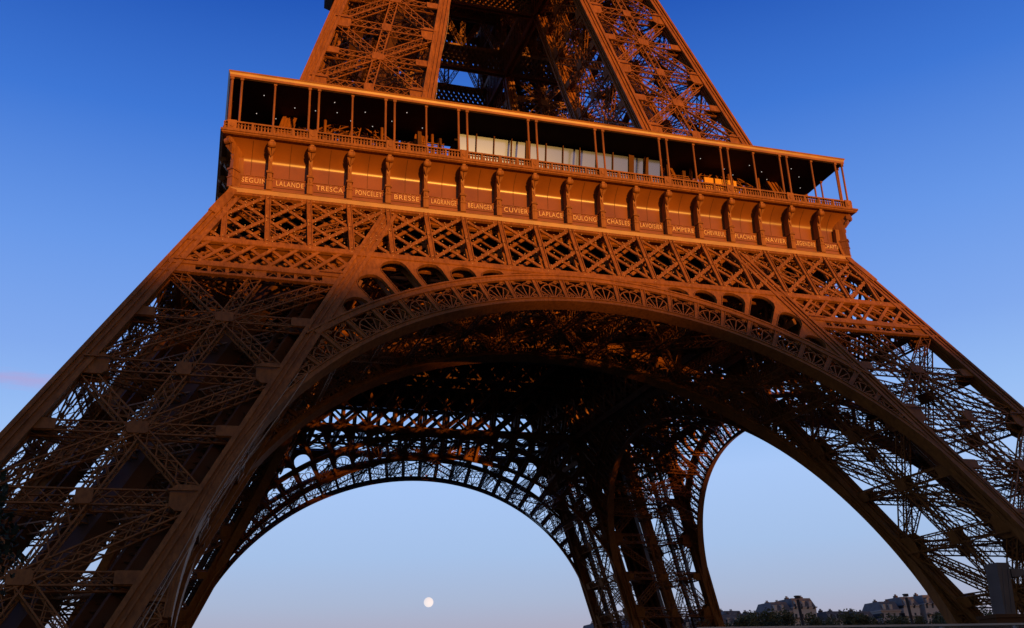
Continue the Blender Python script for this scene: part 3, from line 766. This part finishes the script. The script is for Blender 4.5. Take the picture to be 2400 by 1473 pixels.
# --- trees
M_leaf = mat('leaves', (.13, .11, .028), .8, noise=.25, scale=.8); M_leaf2 = mat('dark_leaves', (.022, .030, .008), .9, noise=.2, scale=1.5)
M_bark = mat('bark', (.06, .045, .035), .9, noise=.2, scale=2)
def tree(name, x, y, h, r, lab, mt, leaves=2600, ls=.55, cz=.62, grp=None, seed=0, flat=.75):
    g_ = np.random.default_rng(seed + 11); o = empty(name, (x, y, 0)); tag(o, lab, 'tree', grp)
    t = MB(); t.tube([V(0, 0, -.2), V(.1, .1, h * .25), V(-.1, .2, h * .5), V(.2, 0, h * .8)], h * .028, 8, h * .008)
    cl = []
    for k in range(16):
        a_ = g_.uniform(0, 6.28); e_ = g_.uniform(-.5, 1.2); rr = r * g_.uniform(.35, .85)
        c = V(rr * math.cos(a_) * math.cos(e_), rr * math.sin(a_) * math.cos(e_), h * cz + rr * math.sin(e_) * flat); cl.append((c, r * g_.uniform(.25, .45)))
        if k < 9: t.tube([V(0, 0, h * g_.uniform(.25, .5)), c * V(.5, .5, 1) - V(0, 0, .4), c], h * .01, 5, h * .003)
    t.build('trunk', M_bark, o)
    n = leaves; ci = g_.integers(0, len(cl), n); cc = np.array([cl[i][0] for i in ci]); cr = np.array([cl[i][1] for i in ci])
    dv = g_.normal(size=(n, 3)); dv /= np.linalg.norm(dv, axis=1, keepdims=True); pos = cc + dv * (cr * g_.uniform(.3, 1.05, n) ** .6)[:, None]
    u = g_.normal(size=(n, 3)); u /= np.linalg.norm(u, axis=1, keepdims=True); w_ = np.cross(u, g_.normal(size=(n, 3))); w_ /= np.linalg.norm(w_, axis=1, keepdims=True)
    sz = (ls * g_.uniform(.6, 1.2, n))[:, None]; m = MB()
    vv = np.stack([pos - u * sz * .5, pos + w_ * sz * .3, pos + u * sz * .5, pos - w_ * sz * .3], 1).reshape(-1, 3)
    m.v = [tuple(p) for p in vv]; m.f = [(4 * i, 4 * i + 1, 4 * i + 2, 4 * i + 3) for i in range(n)]
    m.build('crown', mt, o); return o
tree('tree', -44.3, -85.5, 11.0, 4.3, 'dark leafy tree close by, cut by the left edge of the picture', M_leaf2, 12000, .28, .66, seed=1)
tree('tree', -46.5, -72.0, 10.5, 4.5, 'lower dark tree behind the near one at the bottom left corner', M_leaf2, 5000, .36, .55, seed=2)
for i in range(13):
    x = 97 + i * 7.3 + random.uniform(-1.5, 1.5); y = 122 + random.uniform(-4, 8); h = 26.3 + random.uniform(-1.8, 1.6)
    lab = ['leftmost', 'second', 'third', 'fourth', 'fifth', 'sixth', 'seventh', 'eighth', 'ninth', 'tenth', 'eleventh', 'twelfth', 'rightmost'][i] + ' of the dull green trees in a row before the distant houses'
    tree('tree', x, y, h, 5.4, lab, M_leaf, 2600, .62, .74, 'trees in front of the distant houses', seed=20 + i)
tree('tree', 92.0, 84.0, 20.5, 3.8, 'thin tree with sparse leaves beside the far right arch foot', M_leaf2, 700, .5, .75, seed=50)
# masts, pylon
M_post = mat('dark_post', (.035, .025, .022), .7, noise=.1); M_conc = mat('grey_concrete', (.17, .12, .09), .9, noise=.12, bump=.2, spec=.1)
for (x0, z0, x1, lab) in ((82.3, 21.2, 84.4, 'dark leaning mast in front of the left cluster of houses'), (108.4, 21.5, 110.4, 'dark leaning mast in front of the right cluster of houses')):
    o = empty('mast', (x1, 60, 0)); tag(o, lab, 'mast', 'leaning masts')
    m = MB(); m.tube([V(0, 0, -.2), V(x0 - x1, 0, z0 - .7)], .36, 10, .30); m.build('shaft', M_post, o)
    m = MB(); m.box(x0 - x1 - .42, x0 - x1 + .42, -.35, .35, z0 - .5, z0); m.box(x0 - x1 - .55, x0 - x1 + .3, -.4, .4, z0 - .2, z0 + .05); m.build('head', M_post, o)
o = empty('pylon', (12.0, -70, 0)); tag(o, 'pale grey concrete pylon with a floodlight platform at the lower right', 'pylon')
m = MB(); m.loft([[V(cx + dx, dy, z) for dx, dy in ((-h, -.5), (h, -.5), (h, .5), (-h, .5))] for z, cx, h in ((0, -.35, .36), (6.4, 0, .40), (9.42, .2, .47))])
for dx in (-.3, .1): m.bar((dx, -.52, 6.5), (dx + .38, -.52, 9.1), .06, .06, (0, -1, 0))
m.build('shaft', M_conc, o)
m = MB(); m.prism([V(.85, -.35, 9.1), V(2.0, -.35, 9.05), V(2.0, -.35, 8.8), V(1.4, -.35, 8.6), V(.85, -.35, 8.6)], V(0, .7, 0)); m.build('platform', M_conc, o)
m = MB(); m.box(-1.3, 1.3, -.7, .7, -.02, 6.2); m.box(-1.4, 1.4, -.8, .8, 6.2, 6.4); m.build('base_housing', M_dark, o)
# security glass wall of the forecourt, only its top rail reaches the frame
M_rail = mat('steel_rail', (.42, .36, .33), .4, metal=.6, noise=.05)
M_pane = mat('security_glass', (.7, .75, .75), .05, noise=0); M_pane.node_tree.nodes['Principled BSDF'].inputs['Transmission Weight'].default_value = .95
o = empty('glass_wall', (10, -92, 0)); tag(o, 'long glass security wall with a thin steel top rail', 'wall')
m = MB(); m.box(-30, 60, -.04, .04, 4.27, 4.33); m.build('top_rail', M_rail, o)
m = MB(); m.box(-30, 60, -.015, .015, .05, 4.26); m.build('pane', M_pane, o)
for x in np.arange(-30, 60.1, 3.0):
    m = MB(); m.box(x - .05, x + .05, .03, .18, -.02, 4.26)
    if x == -30: p0 = m.build('post', M_rail, o)
    else:
        c = p0.copy(); C.objects.link(c); c.parent = o; c.location = (x + 30, 0, 0)
